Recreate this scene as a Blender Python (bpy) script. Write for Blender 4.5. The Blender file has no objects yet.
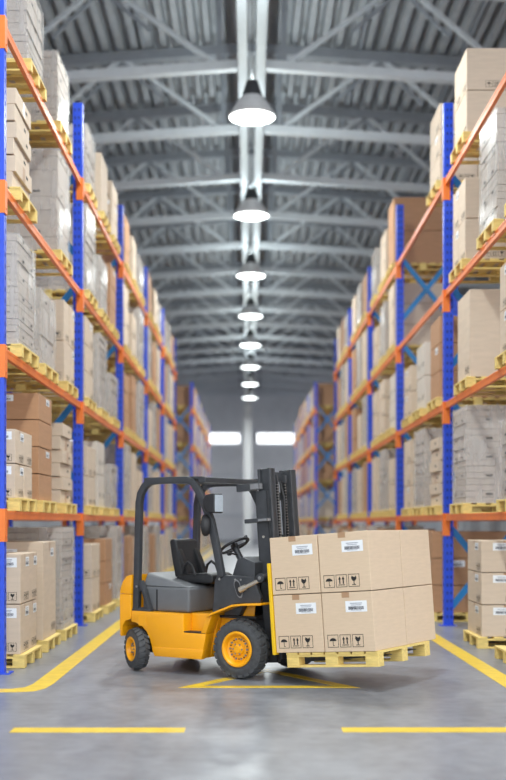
import bpy, bmesh, math, random
from mathutils import Vector, Matrix
R = math.radians
PI = math.pi
sc = bpy.context.scene
col = sc.collection
random.seed(7)

# ------------------------------------------------------------------ materials
def new_mat(name):
    m = bpy.data.materials.new(name)
    m.use_nodes = True
    nt = m.node_tree
    return m, nt, nt.nodes['Principled BSDF']

def mat(name, rgb, rough=0.6, metal=0.0, var=0.06, scale=6.0, bump=0.0, spec=0.5, coat=0.0, stretch=(1, 1, 1), detail=4.0):
    m, nt, b = new_mat(name)
    N, K = nt.nodes, nt.links
    b.inputs['Roughness'].default_value = rough
    b.inputs['Metallic'].default_value = metal
    b.inputs['Specular IOR Level'].default_value = spec
    b.inputs['Coat Weight'].default_value = coat
    tc = N.new('ShaderNodeTexCoord')
    mp = N.new('ShaderNodeMapping'); mp.inputs['Scale'].default_value = stretch
    K.new(tc.outputs['Object'], mp.inputs['Vector'])
    nz = N.new('ShaderNodeTexNoise')
    nz.inputs['Scale'].default_value = scale
    nz.inputs['Detail'].default_value = detail
    K.new(mp.outputs['Vector'], nz.inputs['Vector'])
    rp = N.new('ShaderNodeValToRGB')
    lo = [max(0, c * (1 - var)) for c in rgb] + [1]
    hi = [min(1, c * (1 + var)) for c in rgb] + [1]
    rp.color_ramp.elements[0].position = 0.3; rp.color_ramp.elements[0].color = lo
    rp.color_ramp.elements[1].position = 0.7; rp.color_ramp.elements[1].color = hi
    K.new(nz.outputs['Fac'], rp.inputs['Fac'])
    K.new(rp.outputs['Color'], b.inputs['Base Color'])
    if bump:
        bp = N.new('ShaderNodeBump'); bp.inputs['Strength'].default_value = bump; bp.inputs['Distance'].default_value = 0.01
        K.new(nz.outputs['Fac'], bp.inputs['Height'])
        K.new(bp.outputs['Normal'], b.inputs['Normal'])
    return m

def srgb(r, g, b):
    def f(c):
        c /= 255.0
        return c / 12.92 if c <= 0.04045 else ((c + 0.055) / 1.055) ** 2.4
    return (f(r), f(g), f(b))

M = {}
M['yellow'] = mat('yellow_paint', (0.90, 0.385, 0.004), 0.34, 0, 0.03, 3, coat=0.3)
M['rim'] = mat('yellow_rim_paint', (0.90, 0.39, 0.004), 0.4, 0, 0.05, 8)
M['black'] = mat('black_steel', (0.042, 0.045, 0.051), 0.42, 0.0, 0.15, 12)
M['dark'] = mat('dark_plastic', (0.018, 0.018, 0.02), 0.5, 0, 0.2, 14)
M['hood'] = mat('grey_plastic', (0.13, 0.136, 0.146), 0.55, 0, 0.05, 8)
M['rubber'] = mat('tyre_rubber', (0.060, 0.063, 0.068), 0.75, 0, 0.2, 25, bump=0.15)
M['steel'] = mat('bare_steel', (0.42, 0.41, 0.39), 0.35, 0.9, 0.15, 20)
M['bronze'] = mat('worn_rod_steel', (0.50, 0.45, 0.38), 0.35, 0.6, 0.15, 20)
M['bracket'] = mat('grey_bracket_steel', (0.24, 0.24, 0.25), 0.45, 0.3, 0.1, 20)
M['vinyl'] = mat('black_vinyl', (0.017, 0.018, 0.02), 0.45, 0, 0.2, 30)
M['lens'] = mat('lamp_lens_glass', (0.42, 0.47, 0.52), 0.12, 0, 0.08, 60, spec=0.8)
M['carriage_yellow'] = mat('carriage_yellow', (0.82, 0.52, 0.012), 0.4, 0, 0.04, 6)
CARD = (0.66, 0.505, 0.355)
M['card'] = mat('cardboard', CARD, 0.75, 0, 0.035, 9, stretch=(1, 1, 7), bump=0.03)
M['cream'] = mat('cream_cardboard', (0.60, 0.485, 0.375), 0.75, 0, 0.05, 4, stretch=(1, 1, 5))
M['brown'] = mat('brown_cardboard', (0.43, 0.235, 0.125), 0.75, 0, 0.06, 4, stretch=(1, 1, 5))
M['white_card'] = mat('white_cardboard', (0.60, 0.54, 0.475), 0.7, 0, 0.05, 4)
M['greystack'] = mat('grey_board', (0.48, 0.42, 0.375), 0.75, 0, 0.08, 5, stretch=(1, 1, 8))
M['tape'] = mat('brown_tape', (0.42, 0.25, 0.14), 0.4, 0, 0.05, 10)
M['ink'] = mat('black_ink', (0.018, 0.016, 0.015), 0.7, 0, 0.1, 30)
M['label'] = mat('white_paper_label', (0.80, 0.82, 0.84), 0.55, 0, 0.02, 12)
M['label_ink'] = mat('blue_black_label_ink', (0.05, 0.055, 0.08), 0.7, 0, 0.1, 40)
M['label_grey'] = mat('grey_label_ink', (0.38, 0.40, 0.46), 0.7, 0, 0.1, 40)
M['wood'] = mat('pallet_wood', (0.76, 0.57, 0.19), 0.7, 0, 0.14, 5, stretch=(2, 9, 9), bump=0.05)
M['blue'] = mat('blue_rack_paint', (0.013, 0.065, 0.60), 0.4, 0, 0.06, 4)
M['slot_shade'] = mat('upright_slot_shade', (0.008, 0.016, 0.12), 0.7, 0, 0.1, 10)
M['teal'] = mat('blue_brace_paint', (0.01, 0.17, 0.44), 0.4, 0, 0.06, 4)
M['orange'] = mat('orange_beam_paint', (0.80, 0.185, 0.026), 0.42, 0, 0.06, 4)
M['deck'] = mat('galvanised_roof_deck', (0.46, 0.475, 0.505), 0.55, 0.0, 0.08, 3)
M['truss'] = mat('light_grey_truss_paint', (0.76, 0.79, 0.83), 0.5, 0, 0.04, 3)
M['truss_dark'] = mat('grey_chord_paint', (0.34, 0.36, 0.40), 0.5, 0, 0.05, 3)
M['rail'] = mat('pale_grey_rail_paint', (0.44, 0.46, 0.49), 0.45, 0, 0.03, 3)
M['wall'] = mat('grey_sheet_wall', (0.84, 0.85, 0.88), 0.5, 0.0, 0.04, 1)
M['column'] = mat('white_column_paint', (0.82, 0.83, 0.84), 0.5, 0, 0.03, 2)
M['lampshade'] = mat('lamp_aluminium', (0.80, 0.81, 0.82), 0.45, 0.0, 0.05, 6)
M['lampdark'] = mat('lamp_driver_black', (0.05, 0.055, 0.06), 0.5, 0.2, 0.1, 6)
M['cable'] = mat('black_cable', (0.012, 0.012, 0.013), 0.8, 0, 0.1, 6)
M['linepaint'] = mat('yellow_floor_paint', (0.74, 0.50, 0.03), 0.38, 0, 0.10, 7, detail=8)

def film_mat():
    m, nt, b = new_mat('clear_stretch_film')
    b.inputs['Base Color'].default_value = (0.66, 0.64, 0.62, 1)
    b.inputs['Roughness'].default_value = 0.22
    b.inputs['Specular IOR Level'].default_value = 0.6
    N, K = nt.nodes, nt.links
    tc = N.new('ShaderNodeTexCoord'); nz = N.new('ShaderNodeTexNoise')
    mp = N.new('ShaderNodeMapping'); mp.inputs['Scale'].default_value = (5, 5, 1.2)
    nz.inputs['Scale'].default_value = 1.6; nz.inputs['Detail'].default_value = 5
    K.new(tc.outputs['Object'], mp.inputs['Vector']); K.new(mp.outputs['Vector'], nz.inputs['Vector'])
    mr = N.new('ShaderNodeMapRange')
    mr.inputs['From Min'].default_value = 0.35; mr.inputs['From Max'].default_value = 0.7
    mr.inputs['To Min'].default_value = 0.12; mr.inputs['To Max'].default_value = 0.5
    K.new(nz.outputs['Fac'], mr.inputs['Value']); K.new(mr.outputs['Result'], b.inputs['Alpha'])
    bp = N.new('ShaderNodeBump'); bp.inputs['Strength'].default_value = 0.5; bp.inputs['Distance'].default_value = 0.02
    K.new(nz.outputs['Fac'], bp.inputs['Height']); K.new(bp.outputs['Normal'], b.inputs['Normal'])
    return m
M['film'] = film_mat()

def emit_mat(name, rgb, s):
    m, nt, b = new_mat(name)
    b.inputs['Base Color'].default_value = (*rgb, 1)
    b.inputs['Emission Color'].default_value = (*rgb, 1)
    b.inputs['Emission Strength'].default_value = s
    return m
M['lamp_glow'] = emit_mat('lamp_diffuser', (0.93, 1.0, 0.98), 7.0)
M['window_glow'] = emit_mat('daylit_pane', (0.95, 0.98, 1.0), 2.2)

def floor_mat():
    m, nt, b = new_mat('polished_concrete')
    N, K = nt.nodes, nt.links
    tc = N.new('ShaderNodeTexCoord')
    n1 = N.new('ShaderNodeTexNoise'); n1.inputs['Scale'].default_value = 1.6; n1.inputs['Detail'].default_value = 8; n1.inputs['Roughness'].default_value = 0.65
    n2 = N.new('ShaderNodeTexNoise'); n2.inputs['Scale'].default_value = 7; n2.inputs['Detail'].default_value = 8
    mp = N.new('ShaderNodeMapping'); mp.inputs['Scale'].default_value = (1.0, 0.35, 1)
    K.new(tc.outputs['Object'], mp.inputs['Vector'])
    K.new(mp.outputs['Vector'], n1.inputs['Vector']); K.new(tc.outputs['Object'], n2.inputs['Vector'])
    mx = N.new('ShaderNodeMix'); mx.data_type = 'FLOAT'; mx.inputs[0].default_value = 0.4
    K.new(n1.outputs['Fac'], mx.inputs[2]); K.new(n2.outputs['Fac'], mx.inputs[3])
    rp = N.new('ShaderNodeValToRGB')
    rp.color_ramp.elements[0].position = 0.36; rp.color_ramp.elements[0].color = (0.150, 0.157, 0.178, 1)
    rp.color_ramp.elements[1].position = 0.64; rp.color_ramp.elements[1].color = (0.262, 0.270, 0.296, 1)
    K.new(mx.outputs[0], rp.inputs['Fac']); K.new(rp.outputs['Color'], b.inputs['Base Color'])
    r2 = N.new('ShaderNodeMapRange'); r2.inputs['To Min'].default_value = 0.24; r2.inputs['To Max'].default_value = 0.44
    K.new(n1.outputs['Fac'], r2.inputs['Value']); K.new(r2.outputs['Result'], b.inputs['Roughness'])
    b.inputs['Specular IOR Level'].default_value = 0.5
    return m
M['floor'] = floor_mat()

# ------------------------------------------------------------------ mesh builder
class MB:
    def __init__(self):
        self.v, self.f, self.m = [], [], []
        self.mats = []
        self.X = None
    def mi(self, k):
        if k not in self.mats: self.mats.append(k)
        return self.mats.index(k)
    def add(self, vs, fs, k):
        o = len(self.v)
        vs = [Vector(p) for p in vs]
        if self.X is not None: vs = [self.X @ p for p in vs]
        self.v += vs
        i = self.mi(k)
        for f in fs:
            self.f.append([o + j for j in f]); self.m.append(i)
    def box(self, x0, x1, y0, y1, z0, z1, k):
        self.add([(x0, y0, z0), (x1, y0, z0), (x1, y1, z0), (x0, y1, z0), (x0, y0, z1), (x1, y0, z1), (x1, y1, z1), (x0, y1, z1)],
                 [(0, 3, 2, 1), (4, 5, 6, 7), (0, 1, 5, 4), (1, 2, 6, 5), (2, 3, 7, 6), (3, 0, 4, 7)], k)
    def quad(self, a, b, c, d, k):
        self.add([a, b, c, d], [(0, 1, 2, 3)], k)
    def prism(self, poly, y0, y1, k):
        """poly: (x, z) outline, extruded along y."""
        n = len(poly)
        ar = sum(poly[i][0] * poly[(i + 1) % n][1] - poly[(i + 1) % n][0] * poly[i][1] for i in range(n))
        if ar < 0: poly = poly[::-1]
        vs = [(x, y0, z) for x, z in poly] + [(x, y1, z) for x, z in poly]
        fs = [tuple(range(n)), tuple(range(2 * n - 1, n - 1, -1))]
        for i in range(n):
            j = (i + 1) % n
            fs.append((i, i + n, j + n, j))
        self.add(vs, fs, k)
    def bar(self, a, b, w, h, k, up=(0, 0, 1)):
        """rectangular bar from a to b: w across, h along up."""
        a, b = Vector(a), Vector(b)
        d = (b - a).normalized(); u = Vector(up)
        s = d.cross(u)
        if s.length < 1e-4: s = d.cross(Vector((1, 0, 0)))
        s.normalize(); u = s.cross(d).normalized()
        s *= w / 2; u *= h / 2
        vs = [a - s - u, a + s - u, a + s + u, a - s + u, b - s - u, b + s - u, b + s + u, b - s + u]
        self.add(vs, [(0, 1, 2, 3), (7, 6, 5, 4), (0, 4, 5, 1), (1, 5, 6, 2), (2, 6, 7, 3), (3, 7, 4, 0)], k)
    def cyl(self, a, b, r, k, n=16, r1=None):
        a, b = Vector(a), Vector(b); r1 = r if r1 is None else r1
        d = (b - a).normalized()
        s = d.orthogonal().normalized(); t = d.cross(s)
        vs = []
        for p, q in ((a, r), (b, r1)):
            for i in range(n):
                an = 2 * PI * i / n
                vs.append(p + s * (q * math.cos(an)) + t * (q * math.sin(an)))
        fs = [tuple(range(n - 1, -1, -1)), tuple(range(n, 2 * n))]
        for i in range(n):
            j = (i + 1) % n
            fs.append((i, j, j + n, i + n))
        self.add(vs, fs, k)
    def tube(self, pts, r, k, n=10, closed=False):
        pts = [Vector(p) for p in pts]; m = len(pts); vs = []; prev = None
        for i in range(m):
            a = pts[(i - 1) % m] if (closed or i > 0) else pts[i]
            b = pts[(i + 1) % m] if (closed or i < m - 1) else pts[i]
            d = (b - a).normalized()
            if prev is None: s = d.orthogonal().normalized()
            else:
                s = prev - d * prev.dot(d); s.normalize()
            prev = s; t = d.cross(s)
            for q in range(n):
                an = 2 * PI * q / n
                vs.append(pts[i] + s * (r * math.cos(an)) + t * (r * math.sin(an)))
        fs = []
        for i in range(m if closed else m - 1):
            for q in range(n):
                q2 = (q + 1) % n; i2 = (i + 1) % m
                fs.append((i * n + q, i * n + q2, i2 * n + q2, i2 * n + q))
        if not closed:
            fs += [tuple(range(n - 1, -1, -1)), tuple(range((m - 1) * n, m * n))]
        self.add(vs, fs, k)
    def strip(self, pts, y0, y1, t, k, in_plane=True):
        """rectangular member following (x, z) points: t thick in the xz plane, y0..y1 wide."""
        n = len(pts); L_, R_ = [], []
        for i in range(n):
            a = Vector(pts[max(0, i - 1)]); b = Vector(pts[min(n - 1, i + 1)])
            d = (b - a).normalized(); nrm = Vector((-d.y, d.x)); p = Vector(pts[i])
            mit = 1.0
            if 0 < i < n - 1:
                d1 = (p - a).normalized(); mit = 1 / max(0.5, abs(Vector((-d1.y, d1.x)).dot(nrm)))
            L_.append(p + nrm * t / 2 * mit); R_.append(p - nrm * t / 2 * mit)
        vs = []
        for i in range(n):
            vs += [(L_[i].x, y0, L_[i].y), (R_[i].x, y0, R_[i].y), (R_[i].x, y1, R_[i].y), (L_[i].x, y1, L_[i].y)]
        fs = [(3, 2, 1, 0), (4 * n - 4, 4 * n - 3, 4 * n - 2, 4 * n - 1)]
        for i in range(n - 1):
            o = 4 * i
            for q in range(4):
                q2 = (q + 1) % 4
                fs.append((o + q, o + q2, o + 4 + q2, o + 4 + q))
        self.add(vs, fs, k)
    def lathe(self, prof, c, axis, k, n=48, cap=True):
        """prof: (r, h) along axis from c."""
        c = Vector(c); d = Vector(axis).normalized(); s = d.orthogonal().normalized(); t = d.cross(s)
        vs, fs = [], []
        m = len(prof)
        for r, h in prof:
            for i in range(n):
                an = 2 * PI * i / n
                vs.append(c + d * h + s * (r * math.cos(an)) + t * (r * math.sin(an)))
        for j in range(m - 1):
            for i in range(n):
                i2 = (i + 1) % n
                fs.append((j * n + i, j * n + i2, (j + 1) * n + i2, (j + 1) * n + i))
        if cap:
            fs += [tuple(range(n - 1, -1, -1)), tuple(range((m - 1) * n, m * n))]
        self.add(vs, fs, k)
    def mesh(self, name, bevel=0.0, smooth=None, seg=2):
        me = bpy.data.meshes.new(name)
        me.from_pydata([tuple(p) for p in self.v], [], self.f)
        for k in self.mats: me.materials.append(M[k])
        me.polygons.foreach_set('material_index', self.m)
        bm = bmesh.new(); bm.from_mesh(me)
        bmesh.ops.recalc_face_normals(bm, faces=bm.faces)
        if bevel:
            es = [e for e in bm.edges if len(e.link_faces) == 2 and e.calc_face_angle() > R(28)]
            bmesh.ops.bevel(bm, geom=es, offset=bevel, segments=seg, profile=0.6, affect='EDGES', clamp_overlap=True)
        bm.to_mesh(me); bm.free()
        if smooth is not None:
            me.shade_smooth(); me.set_sharp_from_angle(angle=R(smooth))
        me.update()
        return me
    def build(self, name, parent=None, bevel=0.0, smooth=None, seg=2):
        return inst(name, self.mesh(name, bevel, smooth, seg), parent)

def inst(name, me, parent=None, loc=None, rot=None):
    o = bpy.data.objects.new(name, me); col.objects.link(o)
    if parent is not None: o.parent = parent
    if loc is not None: o.location = loc
    if rot is not None: o.rotation_euler = rot
    return o
def empty(name, loc=(0, 0, 0), rz=0, rot=None):
    o = bpy.data.objects.new(name, None); col.objects.link(o)
    o.empty_display_size = 0.1
    o.location = loc; o.rotation_euler = rot if rot is not None else (0, 0, rz)
    return o
def tag(o, label, cat, group=None):
    o['label'] = label; o['category'] = cat
    if group: o['group'] = group
    return o
def struct(o):
    o['kind'] = 'structure'; return o
def one(fn, name, parent=None, bevel=0, smooth=None):
    b = MB(); fn(b); return b.build(name, parent, bevel, smooth)

# ------------------------------------------------------------------ camera
CAM_H = 1.634
FPX = 1150.0
cam = bpy.data.cameras.new('camera'); co = bpy.data.objects.new('camera', cam); col.objects.link(co)
co.location = (0, 0, CAM_H); co.rotation_euler = (R(90), 0, 0)
cam.sensor_fit = 'HORIZONTAL'; cam.sensor_width = 36
cam.lens = 36 * FPX / 506
cam.shift_x = 4 / 506; cam.shift_y = 133 / 506
cam.clip_end = 400
cam.dof.use_dof = True; cam.dof.focus_distance = 11.9; cam.dof.aperture_fstop = 1.15
sc.camera = co

# ------------------------------------------------------------------ the hall
RK = 1.225                      # the roof stands well above the lamps
AX = 0.07                       # line of the lamps
WY = 90.0 * RK                       # far wall
YB = -9.0                       # open end behind the viewer
XL, XR = -15.0, 15.2
EAVE, SLOPE = 16.9, 0.068       # underside of the roof deck on the axis, fall to each side
def roof_z(x): return EAVE - SLOPE * abs(x - AX)

LCH = 14.13
def truss_z(x, top): return (LCH + 2.5 if top else LCH) - SLOPE * abs(x - AX)
fb = MB(); fb.quad((XL - 40, YB - 30, 0), (XR + 40, YB - 30, 0), (XR + 40, WY + .3, 0), (XL - 40, WY + .3, 0), 'floor')
struct(fb.build('floor'))

# corrugated roof deck, ribs along the hall
rb = MB(); prof = []
per, dep = 0.46, 0.40
x = XL - .2
while x < XR + .2:
    prof += [(x, 0), (x + .19, 0), (x + .23, dep), (x + .42, dep)]
    x += per
vs, fs = [], []
for px, dz in prof:
    vs += [(px, YB, roof_z(px) + dz), (px, WY + .3, roof_z(px) + dz)]
for i in range(len(prof) - 1):
    fs.append((2 * i, 2 * i + 1, 2 * i + 3, 2 * i + 2))
rb.add(vs, fs, 'deck')
# outer skin so that the deck is closed
rb.quad((XL - .2, YB, roof_z(XL) + .5), (AX, YB, roof_z(AX) + .5), (AX, WY + .3, roof_z(AX) + .5), (XL - .2, WY + .3, roof_z(XL) + .5), 'deck')
rb.quad((AX, YB, roof_z(AX) + .5), (XR + .2, YB, roof_z(XR) + .5), (XR + .2, WY + .3, roof_z(XR) + .5), (AX, WY + .3, roof_z(AX) + .5), 'deck')
struct(rb.build('ceiling'))

def sheet_wall(name, a, b, top, depth_dir, mk):
    """vertical corrugated sheet between two ground points."""
    a, b = Vector(a), Vector(b); d = (b - a); L = d.length; d.normalize(); nrm = Vector(depth_dir)
    m = MB(); vs, fs = [], []; t = 0; pr = []
    while t < L:
        pr += [(t, 0), (t + .26, 0), (t + .30, .05), (t + .40, .05)]; t += .44
    for t, q in pr:
        t = min(t, L); p = a + d * t + nrm * q
        vs += [(p.x, p.y, 0), (p.x, p.y, top(p.x))]
    for i in range(len(pr) - 1): fs.append((2 * i, 2 * i + 2, 2 * i + 3, 2 * i + 1))
    m.add(vs, fs, mk)
    return struct(m.build(name))
sheet_wall('wall_back', (XL, WY, 0), (XR, WY, 0), lambda x: roof_z(x) + .2, (0, -1, 0), 'wall')
# side walls; unseen gaps added past the racks and at right front for light
DY1, DZ0, DZ = WY - .6, 3.6, 9.6
def side_wall(name, x, y0, nrm, DY0):
    sheet_wall(name, (x, y0, 0), (x, DY0, 0), lambda q: roof_z(x) + .2, nrm, 'wall')
    sheet_wall(name, (x, DY1, 0), (x, WY, 0), lambda q: roof_z(x) + .2, nrm, 'wall')
    b = MB(); b.box(x - .05, x + .05, DY0, DY1, DZ, roof_z(x) + .2, 'wall'); b.box(x - .05, x + .05, DY0, DY1, 0, DZ0, 'wall'); struct(b.build(name))
side_wall('wall_left', XL, YB, (1, 0, 0), 93.0)
side_wall('wall_right', XR, 13.0, (-1, 0, 0), 81.0)
for n, z in enumerate((2.4, 6.2, 14.0)):
    g = MB(); g.box(XL, XR, WY - .22, WY - .05, z - .12, z + .12, 'truss'); struct(g.build('trim_%d' % (n + 1)))
cb = MB(); CY = 88.0
for q in (0, .45): cb.box(-.40, .21, CY + q, CY + q + .06, 0, truss_z(0, False), 'column')
cb.box(-.13, -.06, CY + .06, CY + .45, 0, truss_z(0, False), 'column')
struct(cb.build('column'))
for n, (x0, x1) in enumerate(((-3.86, -.91), (.81, 4.26))):
    z0, z1 = 9.28, 10.18
    w = empty('window_%d' % (n + 1), (0, 0, 0)); struct(w)
    b = MB(); b.box(x0, x1, WY - .16, WY - .12, z0, z1, 'window_glow'); b.build('pane', w)
    b = MB()
    for q in (x0 - .07, x1): b.box(q, q + .07, WY - .2, WY - .05, z0 - .07, z1 + .07, 'truss')
    for q in (z0 - .07, z1): b.box(x0, x1, WY - .2, WY - .05, q, q + .07, 'truss')
    b.build('window_frame', w)

# trusses
ty = 31.36 - 5.06 * 8
tm = None
TX = [.88, 4.1, 7.33, 10.5, 13.7, 15.0]
b = MB()
for s in (-1, 1):
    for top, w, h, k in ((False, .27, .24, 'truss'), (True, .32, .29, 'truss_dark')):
        x0 = AX + s * (.32 if not top else 0); x1 = AX + s * 15.0
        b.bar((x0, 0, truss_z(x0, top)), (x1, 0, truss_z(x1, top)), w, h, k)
    tp = False
    for i in range(len(TX) - 1):
        xa, xb = AX + s * TX[i], AX + s * TX[i + 1]
        b.bar((xa, 0, truss_z(xa, tp)), (xb, 0, truss_z(xb, not tp)), .12, .12, 'truss')
        tp = not tp
    xa = AX + s * .88
    b.bar((xa, 0, truss_z(xa, False)), (xa, 0, truss_z(xa, True)), .15, .15, 'truss_dark', (0, 1, 0))
    # short knee struts between the panel points
    for xc in (4.1, 10.5):
        for e in (-1, 1):
            xa, xb = AX + s * xc, AX + s * (xc + e * 1.35)
            b.bar((xa, 0.12, truss_z(xa, True) - .15), (xb, 0.12, truss_z(xb, False) + 1.15), .085, .085, 'truss_dark')
tm = b.mesh('roof_truss')
while ty < WY - 1:
    if ty > YB + .5: struct(inst('roof_truss', tm, None, (0, ty, 0)))
    ty += 5.06
# purlins under the deck between the trusses
pb = MB()
for x in (-12.9, -9.7, -6.5, -3.3, 3.5, 6.7, 9.9, 13.1):
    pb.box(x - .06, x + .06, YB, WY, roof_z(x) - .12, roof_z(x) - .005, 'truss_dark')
struct(pb.build('trim_4'))
# twin rails that carry the lamps
RZ = 13.78
for n, (x0, x1) in enumerate(((-.29, -.05), (.195, .44))):
    b = MB(); b.box(x0, x1, YB, WY - .8, RZ, RZ + .05, 'rail'); b.box((x0 + x1) / 2 - .035, (x0 + x1) / 2 + .035, YB, WY - .8, RZ + .05, RZ + .5, 'rail')
    b.box(x0, x1, YB, WY - .8, RZ + .5, RZ + .54, 'rail')
    struct(b.build('ceiling_rail'))

# ------------------------------------------------------------------ lamps
ORD = ['first', 'second', 'third', 'fourth', 'fifth', 'sixth', 'seventh', 'eighth', 'ninth', 'tenth', 'eleventh', 'twelfth']
LZ = CAM_H + 8.95
def lamp_meshes():
    b = MB(); b.lathe([(.50, .0), (.525, .02), (.515, .06), (.38, .26), (.27, .42), (.24, .45), (.24, .452)], (0, 0, 0), (0, 0, 1), 'lampshade', 40, cap=False)
    shade = b.mesh('lamp_shade', 0, 35)
    b = MB(); b.lathe([(.23, .45), (.225, .50), (.17, .66), (.13, .80), (.125, .802)], (0, 0, 0), (0, 0, 1), 'lampdark', 32); drv = b.mesh('driver_housing', 0, 30)
    b = MB(); b.cyl((0, 0, .79), (0, 0, RZ - LZ + .02), .010, 'cable', 8)
    b.box(-.30, .30, -.05, .05, RZ - LZ - .01, RZ - LZ + .0, 'lampdark'); hook = b.mesh('hanger', 0)
    b = MB(); b.lathe([(.0, -.05), (.25, -.045), (.43, -.02), (.50, .012)], (0, 0, 0), (0, 0, 1), 'lamp_glow', 40, cap=False); dif = b.mesh('diffuser', 0, 40)
    return shade, drv, hook, dif
LM = lamp_meshes()
LP = 8.15
ld = bpy.data.lights.new('lamp_light', 'AREA'); ld.shape = 'DISK'; ld.size = 0.9; ld.energy = 420; ld.color = (0.94, 1.0, 0.99); ld.spread = R(165)
lu = bpy.data.lights.new('added_roof_uplight', 'AREA'); lu.shape = 'DISK'; lu.size = 0.22; lu.energy = 130; lu.color = (0.87, 1.0, 1.0)   # added uplight to brighten the roof; the housing itself is closed
for i in range(-4, 8):
    y = 25.4 + LP * i
    o = empty('pendant_lamp', (AX, y, LZ))
    for nm, me in zip(('lamp_shade', 'driver_housing', 'hanger', 'diffuser'), LM): inst(nm, me, o)
    l = bpy.data.objects.new('lamp_light', ld); col.objects.link(l); l.parent = o; l.location = (0, 0, -.07)
    l = bpy.data.objects.new('added_roof_uplight', lu); col.objects.link(l); l.parent = o; l.location = (0, 0, .812); l.rotation_euler = (PI, 0, 0)
    if i >= 0:
        tag(o, '%s hanging round warehouse lamp from the front, in line over the aisle' % ORD[i], 'lamp', 'pendant lamps over the aisle')
    else:
        tag(o, 'round warehouse lamp above the floor in front, %s before the photographed row' % ORD[-i - 1], 'lamp', 'pendant lamps over the aisle')

# ------------------------------------------------------------------ floor markings
def marking(name, polys):
    b = MB()
    for p in polys:
        n = len(p)
        b.add([(x, y, .0) for x, y in p] + [(x, y, .003) for x, y in p], [tuple(range(n, 2 * n))] + [(i, (i + 1) % n, (i + 1) % n + n, i + n) for i in range(n)], 'linepaint')
    return struct(b.build(name))
marking('floor_marking', [[(-1.87, 8.97), (-.505, 8.97), (-.505, 9.17), (-1.87, 9.17)]])
marking('floor_marking', [[(.734, 8.98), (2.35, 8.98), (2.35, 9.18), (.734, 9.18)]])
marking('floor_marking', [[(-5.0, 11.10), (-2.25, 11.10), (-2.09, 11.16), (-2.01, 11.35), (-1.985, 11.7), (-1.97, 88), (-2.17, 88), (-2.19, 11.65), (-2.23, 11.42), (-2.34, 11.32), (-5.0, 11.32)]])
marking('floor_marking', [[(5.6, 10.7), (2.90, 10.7), (2.62, 10.8), (2.545, 11.1), (2.545, 88), (2.755, 88), (2.755, 11.25), (2.80, 11.0), (2.95, 10.9), (5.6, 10.9)]])
TA, TB, TC = Vector((-.70, 11.40)), Vector((1.10, 11.40)), Vector((.2, 12.88))
ctr = (TA + TB + TC) / 3
def inset(p, k=.74): return ctr + (p - ctr) * k
T2 = [inset(p) for p in (TA, TB, TC)]; T1 = [TA, TB, TC]
marking('floor_marking', [[tuple(T1[i]), tuple(T1[(i + 1) % 3]), tuple(T2[(i + 1) % 3]), tuple(T2[i])] for i in range(3)])

# ------------------------------------------------------------------ racks
BT = [1.77, 3.55, 5.33, 7.11]          # top of the beams
UH = 8.32
PITCH = 5.85
RD = 1.28                              # depth of a frame
def rack_meshes():
    b = MB(); b.box(-.15, 0, -.06, .06, 0.012, UH, 'blue')
    z = .12
    while z < UH - .05:                # teardrop slots: dark patches painted for the shade inside
        for xx in (-.115, -.055): b.box(xx - .011, xx + .011, -.0612, -.055, z, z + .045, 'slot_shade')
        b.box(-.005, .0012, -.012, .012, z, z + .045, 'slot_shade')
        z += .126
    up = b.mesh('upright', 0)
    b = MB(); b.box(-.20, .07, -.11, .11, 0, .014, 'blue')
    for sx in (-.17, .04): b.cyl((sx, -.08, .014), (sx, -.08, .035), .016, 'steel', 8)
    fp = b.mesh('foot_plate', 0)
    L = PITCH - .12
    b = MB(); b.box(-.05, .0, 0, L, -.10, 0, 'orange'); b.box(-.055, .004, 0, L, -.035, 0, 'orange'); bm_ = b.mesh('beam', .006)
    b = MB(); b.box(-.10, .012, -.065, .065, -.34, .02, 'orange')
    b.cyl((.012, 0, -.28), (.020, 0, -.28), .014, 'steel', 8); cn = b.mesh('beam_connector', .004)
    return up, fp, bm_, cn
RM = rack_meshes()
def brace_mesh(zlo, zhi):
    b = MB(); b.bar((-.13, 0, zlo), (-RD + .13, 0, zhi), .035, .10, 'teal', (0, 0, 1)); return b.mesh('brace', 0)
bracing = [(brace_mesh(z0, z0 + 1.25), brace_mesh(z0 + 1.25, z0)) for z0 in (.30, 2.42 - .1, 4.15, 5.93)]
def rack(X, side, ys, label):
    """side +1: the aisle is towards +x (left rack)."""
    o = empty('pallet_rack', (X, ys[0], 0), 0 if side > 0 else PI)
    tag(o, label, 'pallet rack', 'pallet racks')
    s = side
    for k, y in enumerate(ys):
        ly = (y - ys[0]) * s
        for xx in (0, -RD + .15):
            u = inst('upright', RM[0], o, (xx, ly, 0), (0, 0, 0))
            if s < 0:                  # keep the slotted face towards the front of the hall
                u.scale = (1, -1, 1)
            inst('foot_plate', RM[1], u)
        for a, c in bracing:
            inst('brace', a, o, (0, ly - .02 * s, 0)); inst('brace', c, o, (0, ly + .02 * s, 0))
        if k < len(ys) - 1:
            for z in BT:
                for xx in (-.02, -RD + .07):
                    be = inst('beam', RM[2], o, (xx + .0, ly + (.06 if s > 0 else -PITCH + .06), z))
                    for yy in (-.06, PITCH - .06):
                        inst('beam_connector', RM[3], be, (.02 if xx > -.5 else .03, yy, 0))
    return o
LX, RX = -2.65, 3.10
Y1 = [12.5 + PITCH * k for k in range(6)]
Y2 = [54.7 + PITCH * k for k in range(5)]
rack(LX, 1, Y1, 'blue and orange pallet rack standing along the left of the aisle, before the cross aisle')
rack(RX, -1, Y1, 'blue and orange pallet rack standing along the right of the aisle, before the cross aisle')
rack(LX, 1, Y2, 'blurred blue and orange pallet rack on the left beyond the cross aisle')
rack(RX, -1, Y2, 'blurred blue and orange pallet rack on the right beyond the cross aisle')

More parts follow.
